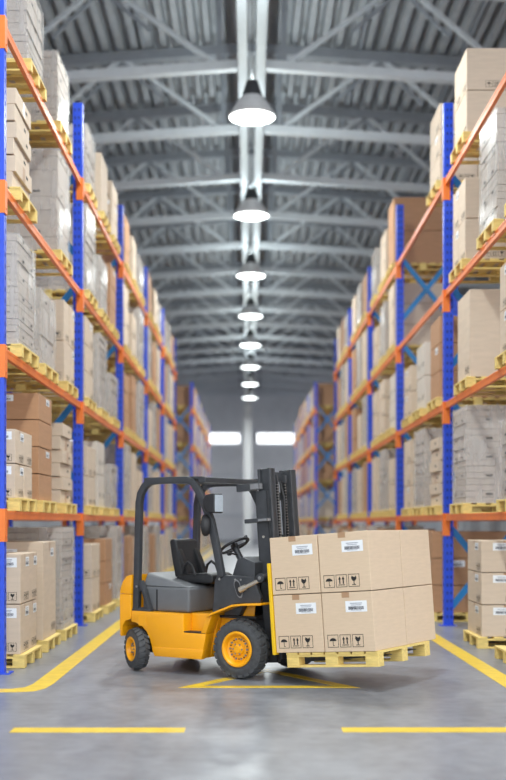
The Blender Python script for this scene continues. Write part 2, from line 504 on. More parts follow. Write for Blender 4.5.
# ------------------------------------------------------------------ pallets and goods
PX, PY, PH = 1.38, 1.06, .15           # depth into the rack, along the aisle, height
def pallet_parts(px, py):
    b = MB(); n = 7
    w = .13; g = (px - n * w) / (n - 1)
    for i in range(n): b.box(-px / 2 + i * (w + g), -px / 2 + i * (w + g) + w, -py / 2, py / 2, PH - .024, PH, 'wood')
    for i in (-1, 0, 1):
        yc = i * (py / 2 - .065); b.box(-px / 2, px / 2, yc - .06, yc + .06, PH - .046, PH - .024, 'wood')
    deck = b.mesh('top_deck', .002, None, 1)
    b = MB(); b.box(-.07, .07, -.06, .06, .022, PH - .046, 'wood'); block = b.mesh('block', .003, None, 1)
    b = MB(); b.box(-px / 2, px / 2, -.06, .06, 0, .022, 'wood'); board = b.mesh('bottom_board', .002, None, 1)
    return deck, block, board
def pallet_single(px, py):
    b = MB()
    n = 7; w = .13; g = (px - n * w) / (n - 1)
    for i in range(n): b.box(-px / 2 + i * (w + g), -px / 2 + i * (w + g) + w, -py / 2, py / 2, PH - .024, PH, 'wood')
    for i in (-1, 0, 1):
        yc = i * (py / 2 - .065)
        b.box(-px / 2, px / 2, yc - .06, yc + .06, PH - .046, PH - .024, 'wood'); b.box(-px / 2, px / 2, yc - .06, yc + .06, 0, .022, 'wood')
        for j in (-1, 0, 1):
            xc = j * (px / 2 - .07); b.box(xc - .07, xc + .07, yc - .06, yc + .06, .022, PH - .046, 'wood')
    return b.mesh('pallet')
PP = pallet_parts(PX, PY); PS = pallet_single(PX, PY)
def make_pallet(loc, rot, label, detail, parts=None, dims=None):
    if not detail:
        o = inst('pallet', PS, None, loc, rot)
    else:
        d, bl, bo = parts or PP; px, py = dims or (PX, PY)
        o = empty('pallet', loc, 0, rot)
        inst('top_deck', d, o)
        for i in (-1, 0, 1):
            yc = i * (py / 2 - .065)
            inst('bottom_board', bo, o, (0, yc, 0))
            for j in (-1, 0, 1): inst('block', bl, o, (j * (px / 2 - .07), yc, 0))
    return tag(o, label, 'pallet', 'wooden pallets')

# prints: a frame (o, u, v) on a face; all shapes are flat ink a hair above the board
class Face:
    def __init__(s, mb, o, u, v, n): s.b, s.o, s.u, s.v, s.n = mb, Vector(o), Vector(u), Vector(v), Vector(n)
    def p(s, x, y, e=.0015): return s.o + s.u * x + s.v * y + s.n * e
    def rect(s, x0, x1, y0, y1, k, e=.0015): s.b.quad(s.p(x0, y0, e), s.p(x1, y0, e), s.p(x1, y1, e), s.p(x0, y1, e), k)
    def poly(s, pts, k, e=.0015): s.b.add([s.p(x, y, e) for x, y in pts], [tuple(range(len(pts)))], k)
    def frame(s, x0, x1, y0, y1, t, k):
        s.rect(x0, x1, y0, y0 + t, k); s.rect(x0, x1, y1 - t, y1, k); s.rect(x0, x0 + t, y0 + t, y1 - t, k); s.rect(x1 - t, x1, y0 + t, y1 - t, k)
def icons(F, x, y, w):
    """umbrella, two arrows up, glass; each in a thin square frame of width w."""
    t = w * .045; g = w * 1.13; h = w * 1.02
    for i in range(3): F.frame(x + i * g, x + i * g + w, y, y + h, t, 'ink')
    cx, cy = x + w / 2, y + h * .5
    arc = [(cx + w * .32 * math.cos(a), cy + w * .25 * math.sin(a)) for a in [PI * q / 10 for q in range(11)]]
    F.poly(arc, 'ink'); F.rect(cx - t * .6, cx + t * .6, y + h * .16, cy, 'ink'); F.rect(cx - t * .6, cx + w * .13, y + h * .13, y + h * .18, 'ink')
    for q in (.34, .66):
        ax = x + g + w * q
        F.rect(ax - w * .055, ax + w * .055, y + h * .26, y + h * .66, 'ink')
        F.poly([(ax - w * .13, y + h * .62), (ax + w * .13, y + h * .62), (ax, y + h * .86)], 'ink')
    F.rect(x + g + w * .2, x + g + w * .8, y + h * .15, y + h * .21, 'ink')
    gx = x + 2 * g + w / 2
    F.poly([(gx - w * .2, y + h * .86), (gx - w * .25, y + h * .66), (gx - w * .13, y + h * .48), (gx, y + h * .43), (gx + w * .13, y + h * .48), (gx + w * .25, y + h * .66), (gx + w * .2, y + h * .86), (gx + w * .06, y + h * .74)], 'ink')
    F.rect(gx - w * .04, gx + w * .04, y + h * .18, y + h * .45, 'ink'); F.rect(gx - w * .18, gx + w * .18, y + h * .13, y + h * .19, 'ink')
def ship_label(F, x, y, w, h, e=.002):
    F.rect(x, x + w, y, y + h, 'label', e)
    F.rect(x + w * .22, x + w * .78, y + h * .74, y + h * .82, 'label_grey', e + .001)
    F.rect(x + w * .26, x + w * .74, y + h * .60, y + h * .66, 'label_grey', e + .001)
    r = random.Random(5); q = x + w * .14
    while q < x + w * .84:
        ww = r.choice((.008, .014, .022)) * w * 1.4
        F.rect(q, q + ww, y + h * .20, y + h * .50, 'label_ink', e + .001); q += ww + r.choice((.008, .012)) * w
    F.rect(x + w * .25, x + w * .74, y + h * .12, y + h * .16, 'label_grey', e + .001)
FACES = {
    'x+': lambda b, dx, dy: Face(b, (dx / 2, -dy / 2, 0), (0, 1, 0), (0, 0, 1), (1, 0, 0)),
    'y-': lambda b, dx, dy: Face(b, (-dx / 2, -dy / 2, 0), (1, 0, 0), (0, 0, 1), (0, -1, 0)),
    'y+': lambda b, dx, dy: Face(b, (dx / 2, dy / 2, 0), (-1, 0, 0), (0, 0, 1), (0, 1, 0)),
}
CACHE = {}
def carton_meshes(kind, dx, dy, dz):
    key = (kind, round(dx, 3), round(dy, 3), round(dz, 3))
    if key in CACHE: return CACHE[key]
    mk = {'c': 'cream', 'b': 'brown', 'f': 'cream', 't': 'cream', 'e': 'white_card'}[kind]
    b = MB(); b.box(-dx / 2, dx / 2, -dy / 2, dy / 2, 0, dz, mk); body = b.mesh('carton', .008, None, 2)
    pr, lb, tp = {}, {}, {}
    for fn in FACES:
        pr[fn], lb[fn], tp[fn] = MB(), MB(), MB()
        w = dy if fn == 'x+' else dx
        s = min(.095, dz * .2, w * .17)
        if kind in 'ct': icons(FACES[fn](pr[fn], dx, dy), w * .93 - 3.26 * s, dz * .06, s)
        if kind == 'e':
            for q in (.3,): icons(FACES[fn](pr[fn], dx, dy), w * .25, dz * q, s)
        if kind == 'f':
            F = FACES[fn](pr[fn], dx, dy); F.rect(w * .62, w * .74, dz * .42, dz * .62, 'ink')
            F = FACES[fn](tp[fn], dx, dy); F.rect(w * .42, w * .58, dz * .05, dz * .95, 'tape')
        if kind in 'cbt':
            F = FACES[fn](lb[fn], dx, dy); lw = min(.24, w * .42); lh = min(.11, dz * .24)
            ship_label(F, w * (.24 if fn == 'y+' else .55), dz * .93 - lh, lw, lh)
            F = FACES[fn](tp[fn], dx, dy); F.rect(w * .46, w * .54, dz * .90, dz * .998, 'tape', .001)
    out = (body, {q: m_.mesh('printed_marking') for q, m_ in pr.items() if m_.f}, {q: m_.mesh('shipping_label') for q, m_ in lb.items() if m_.f}, {q: m_.mesh('tape') for q, m_ in tp.items() if m_.f})
    CACHE[key] = out
    return out
NAME = {'c': ('cardboard_carton', 'carton', 'cream carton'), 'b': ('brown_carton', 'carton', 'brown carton'), 'f': ('flat_carton', 'carton', 'flat cream carton'),
        't': ('tall_carton', 'carton', 'tall cream carton'), 'e': ('white_carton', 'carton', 'narrow white carton')}
GRP = {'c': 'cream cartons on the racks', 'b': 'brown cartons on the racks', 'f': 'flat cream cartons stacked crosswise', 't': 'tall cream cartons', 'e': 'narrow white cartons'}
def put_carton(kind, dims, loc, rot, label, detail):
    me, pr, lb, tp = carton_meshes(kind, *dims)
    o = inst(NAME[kind][0], me, None, loc, rot)
    if detail:
        for q in ('x+', 'y-' if abs(rot[2]) < 1 else 'y+'):
            if q in pr: inst('printed_marking', pr[q], o)
            if detail > 1 and (detail == 3 or sum(map(ord, label)) % 3 == 0):
                if q in lb: inst('shipping_label', lb[q], o)
                if q in tp: inst('tape', tp[q], o)
    return tag(o, label, NAME[kind][1], GRP[kind])
def wrapped_meshes(h, seed):
    key = ('w', round(h, 2), seed)
    if key in CACHE: return CACHE[key]
    r = random.Random(seed * 31 + int(h * 100))
    b = MB(); z = 0; lay = r.choice((.075, .09, .19)); dx, dy = 1.26, .96; i = 0
    while z < h - .02:
        t = min(lay, h - z); ox, oy = r.uniform(-.012, .012), r.uniform(-.012, .012)
        b.box(-dx / 2 + ox, dx / 2 + ox, -dy / 2 + oy, dy / 2 + oy, z, z + t - .006, 'greystack')
        if i % 3 == 1:
            for fn in FACES:
                F = FACES[fn](b, dx + .03, dy + .03); w = dy if fn == 'x+' else dx
                for q in (.24, .74): F.rect(w * q, w * q + .10, z + t * .3, z + t * .3 + .03, 'ink', .001)
        z += t; i += 1
    st = b.mesh('board_stack')
    f = MB(); e = .024; n = 5
    prof = [(-dx / 2 - e, -dy / 2 - e), (dx / 2 + e, -dy / 2 - e), (dx / 2 + e, dy / 2 + e), (-dx / 2 - e, dy / 2 + e)]
    vs, fs = [], []
    for q in range(n + 1):
        for x_, y_ in prof: vs.append((x_ + r.uniform(-.006, .006), y_ + r.uniform(-.006, .006), h * q / n * 1.003))
    for q in range(n):
        for k in range(4): fs.append((q * 4 + k, q * 4 + (k + 1) % 4, q * 4 + 4 + (k + 1) % 4, q * 4 + 4 + k))
    f.add(vs, fs, 'film'); fm = f.mesh('stretch_film')
    CACHE[key] = (st, fm)
    return CACHE[key]

SIDE = {1: 'left rack', -1: 'right rack'}
FAR = {1: 'far left rack', -1: 'far right rack'}
LEV = ['floor level', 'first shelf', 'second shelf', 'third shelf', 'top shelf']
BAY = ['nearest bay', 'second bay', 'third bay', 'fourth bay', 'fifth bay']
SLOT = ['first pallet', 'middle pallet', 'last pallet']
LAYN = {1: ['single layer'], 2: ['lower layer', 'upper layer'], 3: ['bottom layer', 'middle layer', 'top layer'], 4: ['bottom layer', 'second layer', 'third layer', 'top layer'],
        5: ['bottom layer', 'second layer', 'third layer', 'fourth layer', 'top layer'], 6: ['bottom layer', 'second layer', 'third layer', 'fourth layer', 'fifth layer', 'top layer']}
LOADN = {'c': 'cream cartons', 'C': 'cream cartons', 'b': 'brown cartons', 'B': 'brown cartons', 'f': 'flat cartons', 't': 'a tall carton', 'e': 'white cartons', 'w': 'a wrapped stack', 'v': 'a low wrapped stack', 'p': 'no load'}
def load(code, side, far, lev, bay, slot, y, rng, tweak=None):
    where = '%s, %s, %s, %s' % ((FAR if far else SIDE)[side], LEV[lev], BAY[bay], SLOT[slot])
    z = 0 if lev == 0 else BT[lev - 1]
    out = .14 if lev == 0 else .04
    edge = (LX + out) if side > 0 else (RX - out)
    cx = edge - side * PX / 2 - side * rng.uniform(0, .03)
    rz = (0 if side > 0 else PI) + rng.uniform(-.012, .012)
    rot = (0, 0, rz); base = Vector((cx, y, z)); RM_ = Matrix.Rotation(rz, 3, 'Z')
    det = 0 if far else (3 if bay == 0 and lev == 0 else 2 if bay <= 1 else (1 if bay == 2 else 0))
    make_pallet(base + Vector((0, 0, .002)), rot, 'wooden pallet under %s, %s' % (LOADN[code], where), det >= 2)
    if code == 'p': return
    def at(x, yy, zz): return base + RM_ @ Vector((x, yy, 0)) + Vector((0, 0, PH + .003 + zz))
    clear = 1.42 if lev < 4 else 1.6
    fx = PX / 2 - .06                  # goods stop short of the pallet edge
    if code in 'wv':
        h = rng.choice((1.28, 1.36, 1.42)) if code == 'w' else rng.choice((.86, .98))
        if lev == 4: h = rng.choice((.92, 1.0)) if side > 0 else rng.choice((1.05, 1.15))
        st, fm = wrapped_meshes(h, rng.randint(0, 2))
        o = empty('wrapped_stack', at(0, 0, 0), 0, rot)
        inst('board_stack', st, o); inst('stretch_film', fm, o)
        tag(o, '%s grey stack in clear film, %s' % ('tall' if code == 'w' else 'low', where), 'wrapped goods', 'film wrapped stacks on pallets')
        return
    kind = code.lower()
    near = -1 if side > 0 else 1       # local y towards the viewer
    if code == 'c':
        h = rng.choice((.50, .56, .60)) if lev else .57
        nx, ny, nl = (2, 2, 2) if det >= 2 else (1, 2, 2)
        if lev == 1 and bay == 0 and side > 0: h = .40
    elif code == 'C': nx, ny, nl, h = (2 if det >= 2 else 1), 1, 3, rng.choice((.42, .45))
    elif code == 'b': nx, ny, nl, h = 1, 1, (3 if lev else 3), rng.choice((.40, .45))
    elif code == 'B': nx, ny, nl, h = 1, 1, 4, .345
    elif code == 'f': nx, ny, nl, h = 1, 1, 6, (.195 if side > 0 and bay == 0 else rng.choice((.17, .19)))
    elif code == 't': nx, ny, nl, h = 1, 1, 1, rng.choice((1.25, 1.34))
    elif code == 'e': nx, ny, nl, h = 1, 2, 2, rng.choice((.52, .60))
    if lev == 4: h *= (.80 if side > 0 else (1.02 if det >= 2 else .9))
    if lev == 4 and code == 'b' and side < 0 and bay == 2: nl, h = 2, .72
    wx, wy = 1.27, .98
    for l in range(nl):
        for i in range(nx):
            for j in range(ny):
                if nx == 2 and ny == 2 and i == 0 and j == 1: continue   # buried behind the others
                dx, dy = wx / nx - .008, wy / ny - .008
                yy = (j - (ny - 1) / 2) * wy / ny * (-near)               # j = 0 near end
                xx = (i - (nx - 1) / 2) * wx / nx + rng.uniform(-.004, .004)
                if code == 'f':
                    dx, dy = (wx - .02, wy - .07) if l % 2 else (wx - .07, wy - .01)
                if code == 'B' or code == 'b': dx, dy = wx - .02, wy - .02
                if code == 'e': dx = wx - .1
                ax = rot if code != 'f' else (0, 0, rz + rng.uniform(-.02, .02))
                lab = NAME[kind][2]
                parts = [where]
                if nl > 1: parts.append(LAYN[nl][l])
                if ny > 1: parts.append('near end' if j == 0 else 'far end')
                if nx > 1: parts.append('aisle side' if i == 1 else 'rear side')
                put_carton(kind, (dx, dy, h - .010), at(xx, yy, l * h), ax, lab + ', ' + ', '.join(parts), det)

LEFT = [['ctw', 'cBf', 'wvc', 'f.w', 'vv.'], ['cbw', 'cev', 'Cwv', 'wvb', 'wtC'], ['bcw', 'wtc', 'bbw', 'Ccw', 'bCw'], ['bwc', 'wct', 'cwb', 'wbC', 'bCw'], ['Cwb', 'bwe', 'wCt', 'bwC', 'Cwb']]
RIGHT = [['pC.', 'v.w', 'c.t', 'fwc', '..c'], ['bcw', 'fwC', 'bec', '...', 'C..'], ['cbw', 'cwt', 'eCc', 'Cwc', 'bCw'], ['wtb', 'bCw', 'wcb', 'Cwb', 'bwC'], ['Cbw', 'wCb', 'bwt', 'Cwb', 'wbC']]
SPEC = {(-1, 0, 0): (.90, 2.95, 4.6), (-1, 0, 1): (1.3, 2.9, 4.65), (-1, 0, 2): (1.35, 2.8, 4.25), (-1, 0, 3): (.9, 2.57, 4.75), (-1, 0, 4): (.9, 2.7, 4.55),
        (1, 0, 0): (.95, 2.5, 3.95), (1, 0, 1): (1.18, 2.65, 4.6), (1, 0, 2): (1.29, 2.9, 4.75), (1, 0, 3): (1.18, 2.8, 4.2), (1, 0, 4): (1.95, 4.1, 4.6)}
for side_, tab in ((1, LEFT), (-1, RIGHT)):
    for bay in range(5):
        for lev in range(5):
            for slot in range(3):
                code = tab[bay][lev][slot]
                if code == '.': continue
                rng = random.Random(side_ * 1000 + bay * 100 + lev * 10 + slot + 5000)
                off = SPEC.get((side_, bay, lev), (1.15, 2.8, 4.5))[slot]
                if bay: off += rng.uniform(-.12, .12)
                load(code, side_, False, lev, bay, slot, Y1[bay] + off, rng)
for side_ in (1, -1):
    for bay in range(4):
        for lev in range(5):
            for slot in range(3):
                rng = random.Random(side_ * 777 + bay * 100 + lev * 10 + slot + 9000)
                code = rng.choice('wwwttbbCv') if not (bay == 0 and slot == 0) else rng.choice('bCt')
                load(code, side_, True, lev, bay, slot, Y2[bay] + (1.0, 2.75, 4.5)[slot] + rng.uniform(-.1, .1), rng)

# ------------------------------------------------------------------ forklift
YAW = R(-33.2)
FO = (0.174, 12.409, 0)
YC = .10                                # centre line of the truck
fk = empty('forklift', FO, YAW)
tag(fk, 'yellow and dark grey forklift truck carrying a pallet of large cartons in the aisle', 'forklift')

def side(s, a, b):
    '''near plane y = -a .. -b; the far side mirrors it about the centre line'''
    return sorted((-a, -b)) if s < 0 else sorted((2 * YC + a, 2 * YC + b))
# chassis: flank with wheel arch and step, slanted front
b = MB()
arch = [(-1.446, .66), (-1.446, .535), (-1.39, .53), (-1.30, .495), (-1.23, .435), (-1.185, .36), (-1.16, .28), (-1.145, .215), (-1.121, .185)]
core = arch + [(-.482, .185), (-.36, .655)]
b.prism(core, -.34, .54, 'yellow')
for s in (-1, 1):
    y0, y1 = side(s, .345, .50)
    b.prism(arch + [(-.482, .185), (-.430, .455), (-.724, .455), (-.724, .655)], y0, y1, 'yellow')
    b.prism([(-.50, .455), (-.43, .455), (-.347, .665), (-.415, .665)], y0, y1, 'yellow')
chassis = b.build('chassis', fk, .012, 40)
for s in (-1, 1):                       # sill flange along the foot of each flank
    b = MB(); y0, y1 = side(s, .44, .506); b.prism([(-1.150, .278), (-1.118, .176), (-.484, .176), (-.458, .285)], y0, y1, 'yellow')
    b.build('sill', chassis, .01, 40)
b = MB()
for s in (-1, 1):
    y0, y1 = side(s, .36, .498); b.box(-.722, -.44, y0, y1, .456, .468, 'dark')
b.build('step', chassis, .003)
b = MB(); b.prism([(-1.34, .50), (-1.34, .60), (-1.32, .625), (-1.25, .625), (-1.235, .60), (-1.235, .50)], -.5035, -.499, 'yellow'); b.build('fuel_flap', chassis, .002)
# counterweight, two castings with a joint
b = MB()
b.prism([(-1.59, .37), (-1.606, .38), (-1.609, .84), (-1.452, .84), (-1.452, .57), (-1.53, .545), (-1.575, .48), (-1.583, .37)], -.50, .70, 'yellow')
b.prism([(-1.609, .846), (-1.60, .90), (-1.565, .985), (-1.51, 1.04), (-1.445, 1.06), (-1.447, .846)], -.50, .70, 'yellow')
b.box(-1.50, -1.15, -.22, .42, .36, .66, 'dark')
b.build('counterweight', fk, .022, 40, 3)
# hood
b = MB(); b.box(-1.355, -.715, -.41, .61, .66, .93, 'hood')
t0 = [(-1.355, -.41, .93), (-.715, -.41, .93), (-.715, .61, .93), (-1.355, .61, .93)]
t1 = [(-1.345, -.345, 1.085), (-.86, -.35, .965), (-.86, .55, .965), (-1.345, .545, 1.085)]
b.add(t0 + t1, [(0, 3, 2, 1), (4, 5, 6, 7), (0, 1, 5, 4), (1, 2, 6, 5), (2, 3, 7, 6), (3, 0, 4, 7)], 'hood')
b.build('engine_hood', fk, .03, 45, 3)
b = MB(); b.box(-1.16, -1.145, -.416, -.408, .67, .90, 'dark'); b.build('hood_seam', fk)
# floor plate and under-frame
b = MB(); b.box(-.72, .10, -.33, .53, .62, .648, 'dark'); b.box(-.40, .22, -.17, .37, .30, .62, 'black'); b.build('floor_plate', fk, .006)
b = MB(); b.cyl((-.02, -.34, .316), (-.02, .54, .316), .075, 'black', 20); b.box(-.15, .11, -.14, .34, .2, .42, 'black'); b.build('front_axle', fk, .01)
b = MB(); b.cyl((-1.433, -.40, .237), (-1.433, .60, .237), .05, 'black', 16); b.box(-1.49, -1.37, -.20, .40, .17, .33, 'black'); b.build('rear_axle', fk, .01)
# fenders
for s in (-1, 1):
    y0, y1 = side(s, .27, .535)
    b = MB(); b.strip([(-.40, .645), (-.33, .675), (-.075, .770), (.06, .785), (.285, .797)], y0, y1, .022, 'yellow')
    b.prism([(-.455, .25), (-.36, .655), (-.075, .762), (.06, .778), (.04, .63), (-.10, .60), (-.30, .55)], *side(s, .27, .285), 'yellow')
    b.build('fender', fk, .005, 40)
# side cowls
for s in (-1, 1):
    y0, y1 = side(s, .40, .455)
    b = MB(); b.prism([(-.378, .668), (-.32, .692), (-.075, .786), (.225, .806), (.235, .86), (.14, 1.075), (-.31, 1.085), (-.345, 1.02)], y0, y1, 'black')
    cw = b.build('side_cowl', fk, .008)
    if s < 0:
        b = MB(); pts = []
        for a in range(24):
            an = 2 * PI * a / 24; q = Vector((math.cos(an) * .032, math.sin(an) * .055 + (.028 if math.sin(an) > 0 else -.028)))
            c_, s_ = math.cos(R(20)), math.sin(R(20)); pts.append((-.045 + q.x * c_ - q.y * s_, .945 + q.x * s_ + q.y * c_))
        b.prism(pts, -.4600, -.45, 'dark'); c0 = Vector((-.045, .945)); b.prism([tuple(c0 + (Vector(q) - c0) * 1.22) for q in pts], -.4575, -.45, 'bracket'); b.build('slot_shade_plate', cw)  # dark oval laid on for the shade in an open slot, pale rim
        b = MB()
        for q in (-.01, -.08): b.cyl((q, -.455, 1.04), (q, -.464, 1.04), .010, 'steel', 10)
        b.cyl((-.28, -.455, 1.04), (-.28, -.464, 1.04), .014, 'steel', 10); b.cyl((-.27, -.455, .72), (-.27, -.46, .72), .022, 'dark', 16); b.build('bolt', cw)
# dashboard
b = MB(); b.prism([(-.30, .65), (-.10, .65), (.10, 1.02), (.10, 1.22), (-.06, 1.28), (-.13, 1.24), (-.20, 1.05)], -.36, .56, 'black'); b.build('dashboard', fk, .02, 40)
# overhead guard: two hoops and a slatted top
pf = [(-1.405, .66), (-1.393, 1.05), (-1.378, 1.55), (-1.368, 1.86), (-1.345, 1.96), (-1.29, 2.04), (-1.21, 2.088), (-1.12, 2.098), (-.90, 2.100), (-.69, 2.098), (-.625, 2.07), (-.56, 1.985), (-.48, 1.84), (-.395, 1.66), (-.33, 1.40), (-.255, 1.06)]
gd = empty('overhead_guard', (0, 0, 0)); gd.parent = fk
for s in (-1, 1):
    yc = -.45 if s < 0 else .65
    b = MB(); b.strip(pf, yc - .032, yc + .032, .075, 'black')
    b.strip([(-1.345, .99), (-1.295, .88), (-1.215, .66)], yc - .03, yc + .03, .05, 'black')
    b.box(-1.45, -1.19, yc - .035, yc + .035, .655, .685, 'black')
    b.prism([(-1.38, 1.02), (-1.33, .98), (-1.31, .90), (-1.38, .86)], yc - .012, yc + .012, 'black')
    b.prism([(-1.38, .70), (-1.30, .70), (-1.235, .685), (-1.235, .66), (-1.38, .66)], yc - .012, yc + .012, 'black')
    b.build('guard_post', gd, .010, 40)
b = MB()
b.box(-1.33, -1.25, -.42, .62, 2.085, 2.135, 'black'); b.box(-.55, -.46, -.47, .68, 2.07, 2.125, 'black')
b.strip([(-1.25, 2.12), (-.5, 2.12)], -.47, -.42, .03, 'black'); b.strip([(-1.25, 2.12), (-.5, 2.12)], .62, .68, .04, 'black')
for i in range(9):
    q = -1.17 + i * .076; b.box(q, q + .026, -.42, .63, 2.085, 2.125, 'black')
b.build('guard_roof', gd, .006)
b = MB(); b.cyl((-1.38, -.482, .93), (-1.38, -.492, .93), .012, 'steel', 12); b.build('bolt', gd)
# headlight and mirror on the near front post
hl = empty('headlight', (0, 0, 0)); hl.parent = fk
b = MB(); b.prism([(-.42, 1.80), (-.385, 1.755), (-.30, 1.738), (-.27, 1.738), (-.27, 1.945), (-.30, 1.945), (-.385, 1.93), (-.42, 1.885)], -.575, -.405, 'dark'); b.bar((-.40, -.45, 1.80), (-.44, -.44, 1.76), .03, .03, 'black'); b.build('headlight_housing', hl, .018, 40, 3)
b = MB(); b.box(-.272, -.262, -.562, -.418, 1.752, 1.932, 'lens'); b.build('lens', hl, .006)
mi = empty('mirror', (0, 0, 0)); mi.parent = fk
b = MB(); b.lathe([(.0, -.022), (.04, -.02), (.058, -.004), (.06, .012), (.055, .018), (0, .018)], (0, 0, 0), (-1, 0, 0), 'dark', 28, cap=False)
mo = b.build('mirror_housing', mi, 0, 40); mo.location = (-.42, -.50, 1.61); mo.scale = (2.0, 1.2, 1.95); mo.rotation_euler = (0, 0, R(8))
b = MB(); b.tube([(-.40, -.46, 1.70), (-.42, -.48, 1.70), (-.445, -.50, 1.64)], .012, 'dark', 8); b.build('mirror_arm', mi, 0, 40)
# seat
se = empty('seat', (0, .05, 0)); se.parent = fk
b = MB(); b.prism([(-1.10, .975), (-.60, .965), (-.575, 1.0), (-.585, 1.055), (-.65, 1.085), (-1.06, 1.06)], -.205, .205, 'vinyl'); b.build('seat_cushion', se, .03, 50, 3)
b = MB(); b.prism([(-1.10, 1.03), (-.99, 1.04), (-1.035, 1.22), (-1.085, 1.43), (-1.115, 1.455), (-1.165, 1.45), (-1.18, 1.42), (-1.14, 1.2)], -.20, .20, 'vinyl'); b.build('backrest', se, .028, 50, 3)
for s in (-1, 1):
    b = MB(); b.prism([(-1.0, 1.05), (-.93, 1.07), (-.985, 1.20), (-1.05, 1.33), (-1.08, 1.36), (-1.04, 1.20)], *sorted((s * .115, s * .20)), 'vinyl'); b.build('side_bolster', se, .02, 50)
    b = MB(); b.tube([(-.98, s * .225, 1.07), (-.955, s * .225, 1.16), (-.90, s * .225, 1.20), (-.84, s * .225, 1.16), (-.80, s * .225, 1.06)], .016, 'dark', 8); b.build('hip_restraint', se, 0, 40)
# steering
st = empty('steering', (0, 0, 0)); st.parent = fk
ax = Vector((-.50, 0, .87)).normalized(); cs = Vector((-.40, .0, 1.385)); u = Vector((0, 1, 0)); v = ax.cross(u)
b = MB(); b.tube([cs + u * (.165 * math.cos(2 * PI * i / 40)) + v * (.165 * math.sin(2 * PI * i / 40)) for i in range(40)], .016, 'dark', 10, True)
for a in (90, 210, 330):
    b.bar(cs - ax * .02, cs + u * (.16 * math.cos(R(a))) + v * (.16 * math.sin(R(a))), .03, .012, 'dark', tuple(ax))
b.cyl(cs - ax * .035, cs + ax * .015, .042, 'dark', 20)
b.cyl(cs + u * .12 - v * .11 + ax * .0, cs + u * .12 - v * .11 + ax * .06, .02, 'dark', 14)
b.build('steering_wheel', st, 0, 40)
b = MB(); b.cyl(cs - ax * .03, cs - ax * .42, .032, 'black', 16, .048); b.build('steering_column', st, 0, 40)
b = MB(); b.tube([cs - ax * .12, cs - ax * .10 - u * .16 + Vector((0, 0, .01))], .010, 'dark', 8); b.cyl(cs - ax * .10 - u * .15, cs - ax * .10 - u * .19, .018, 'dark', 12); b.build('direction_lever', st, 0, 40)

# wheels
def wheel(x, zc, Rr, w, rim_r, yout, s, name):
    o = empty(name, (x, YC + s * (yout + YC), zc)); o.parent = fk
    n = (0, -1, 0) if s < 0 else (0, 1, 0)       # axis pointing outwards; h = 0 at the outer face
    b = MB(); rr = Rr - .02
    b.lathe([(rim_r - .006, -w + .02), (rim_r + .02, -w), (rr - .05, -w), (rr - .012, -w + .02), (rr, -w + .045), (rr + .002, -w / 2), (rr, -.045), (rr - .012, -.02), (rr - .05, -.004), (rr - .085, -.001), (rim_r + .02, -.008), (rim_r - .006, -.03)], (0, 0, 0), n, 'rubber', 56, cap=False)
    d = Vector(n)
    N_ = 22
    for i in range(N_):                          # staggered tread lugs wrapping over the shoulders
        for sd in (0, 1):
            a = 2 * PI * (i + .5 * sd) / N_
            r0 = Vector((math.cos(a), 0, math.sin(a))); tg = Vector((-math.sin(a), 0, math.cos(a)))
            h0, h1 = (-.012, -w * .52) if sd == 0 else (-w + .012, -w * .48)
            tw = 2 * PI * Rr / N_ * .33
            sk = tg * (.05 if sd == 0 else .05)
            p = []
            for h, k, rad in ((h0, -1, rr - .035), (h1, 1, rr)):
                q = d * h + tg * 0 + sk * (1 if k > 0 else 0) * 0.5
                for tt, r_ in ((-tw, rad - .01), (tw, rad - .01), (tw, rad + (.019 if k > 0 else .034)), (-tw, rad + (.019 if k > 0 else .034))):
                    p.append(q + tg * tt + r0 * r_)
            b.add(p, [(0, 1, 2, 3), (7, 6, 5, 4), (0, 4, 5, 1), (1, 5, 6, 2), (2, 6, 7, 3), (3, 7, 4, 0)], 'rubber')
    b.build('tyre', o, 0, 35)
    b = MB(); f = rim_r
    b.lathe([(f - .01, -w + .02), (f, -.03), (f + .012, -.008), (f + .006, .002), (f - .012, .002), (f - .024, -.012), (f - .034, -.045), (f * .70, -.058), (f * .42, -.05), (f * .34, -.028), (f * .24, -.022), (f * .20, -.012), (0, -.010)], (0, 0, 0), n, 'rim', 48, cap=False)
    for i in range(10):
        a = 2 * PI * i / 10; c = Vector((math.cos(a), 0, math.sin(a))) * f * .60
        b.cyl(c + d * -.058, c + d * -.040, .011, 'bracket', 8)
        a += PI / 10; c = Vector((math.cos(a), 0, math.sin(a))) * f * .60
        b.cyl(c + d * -.056, c + d * -.050, .008, 'dark', 8)
    for i in range(6):
        a = 2 * PI * i / 6; c = Vector((math.cos(a), 0, math.sin(a))) * f * .31
        b.cyl(c + d * -.030, c + d * -.016, .008, 'bracket', 8)
    b.build('rim', o, 0, 35)
    return o
for s in (-1, 1):
    wheel(-.02, .317, .318, .205, .176, .53, s, 'front_wheel')
    rw = wheel(-1.433, .237, .238, .15, .128, .525, s, 'rear_wheel'); rw.rotation_euler = (0, 0, R(-28))

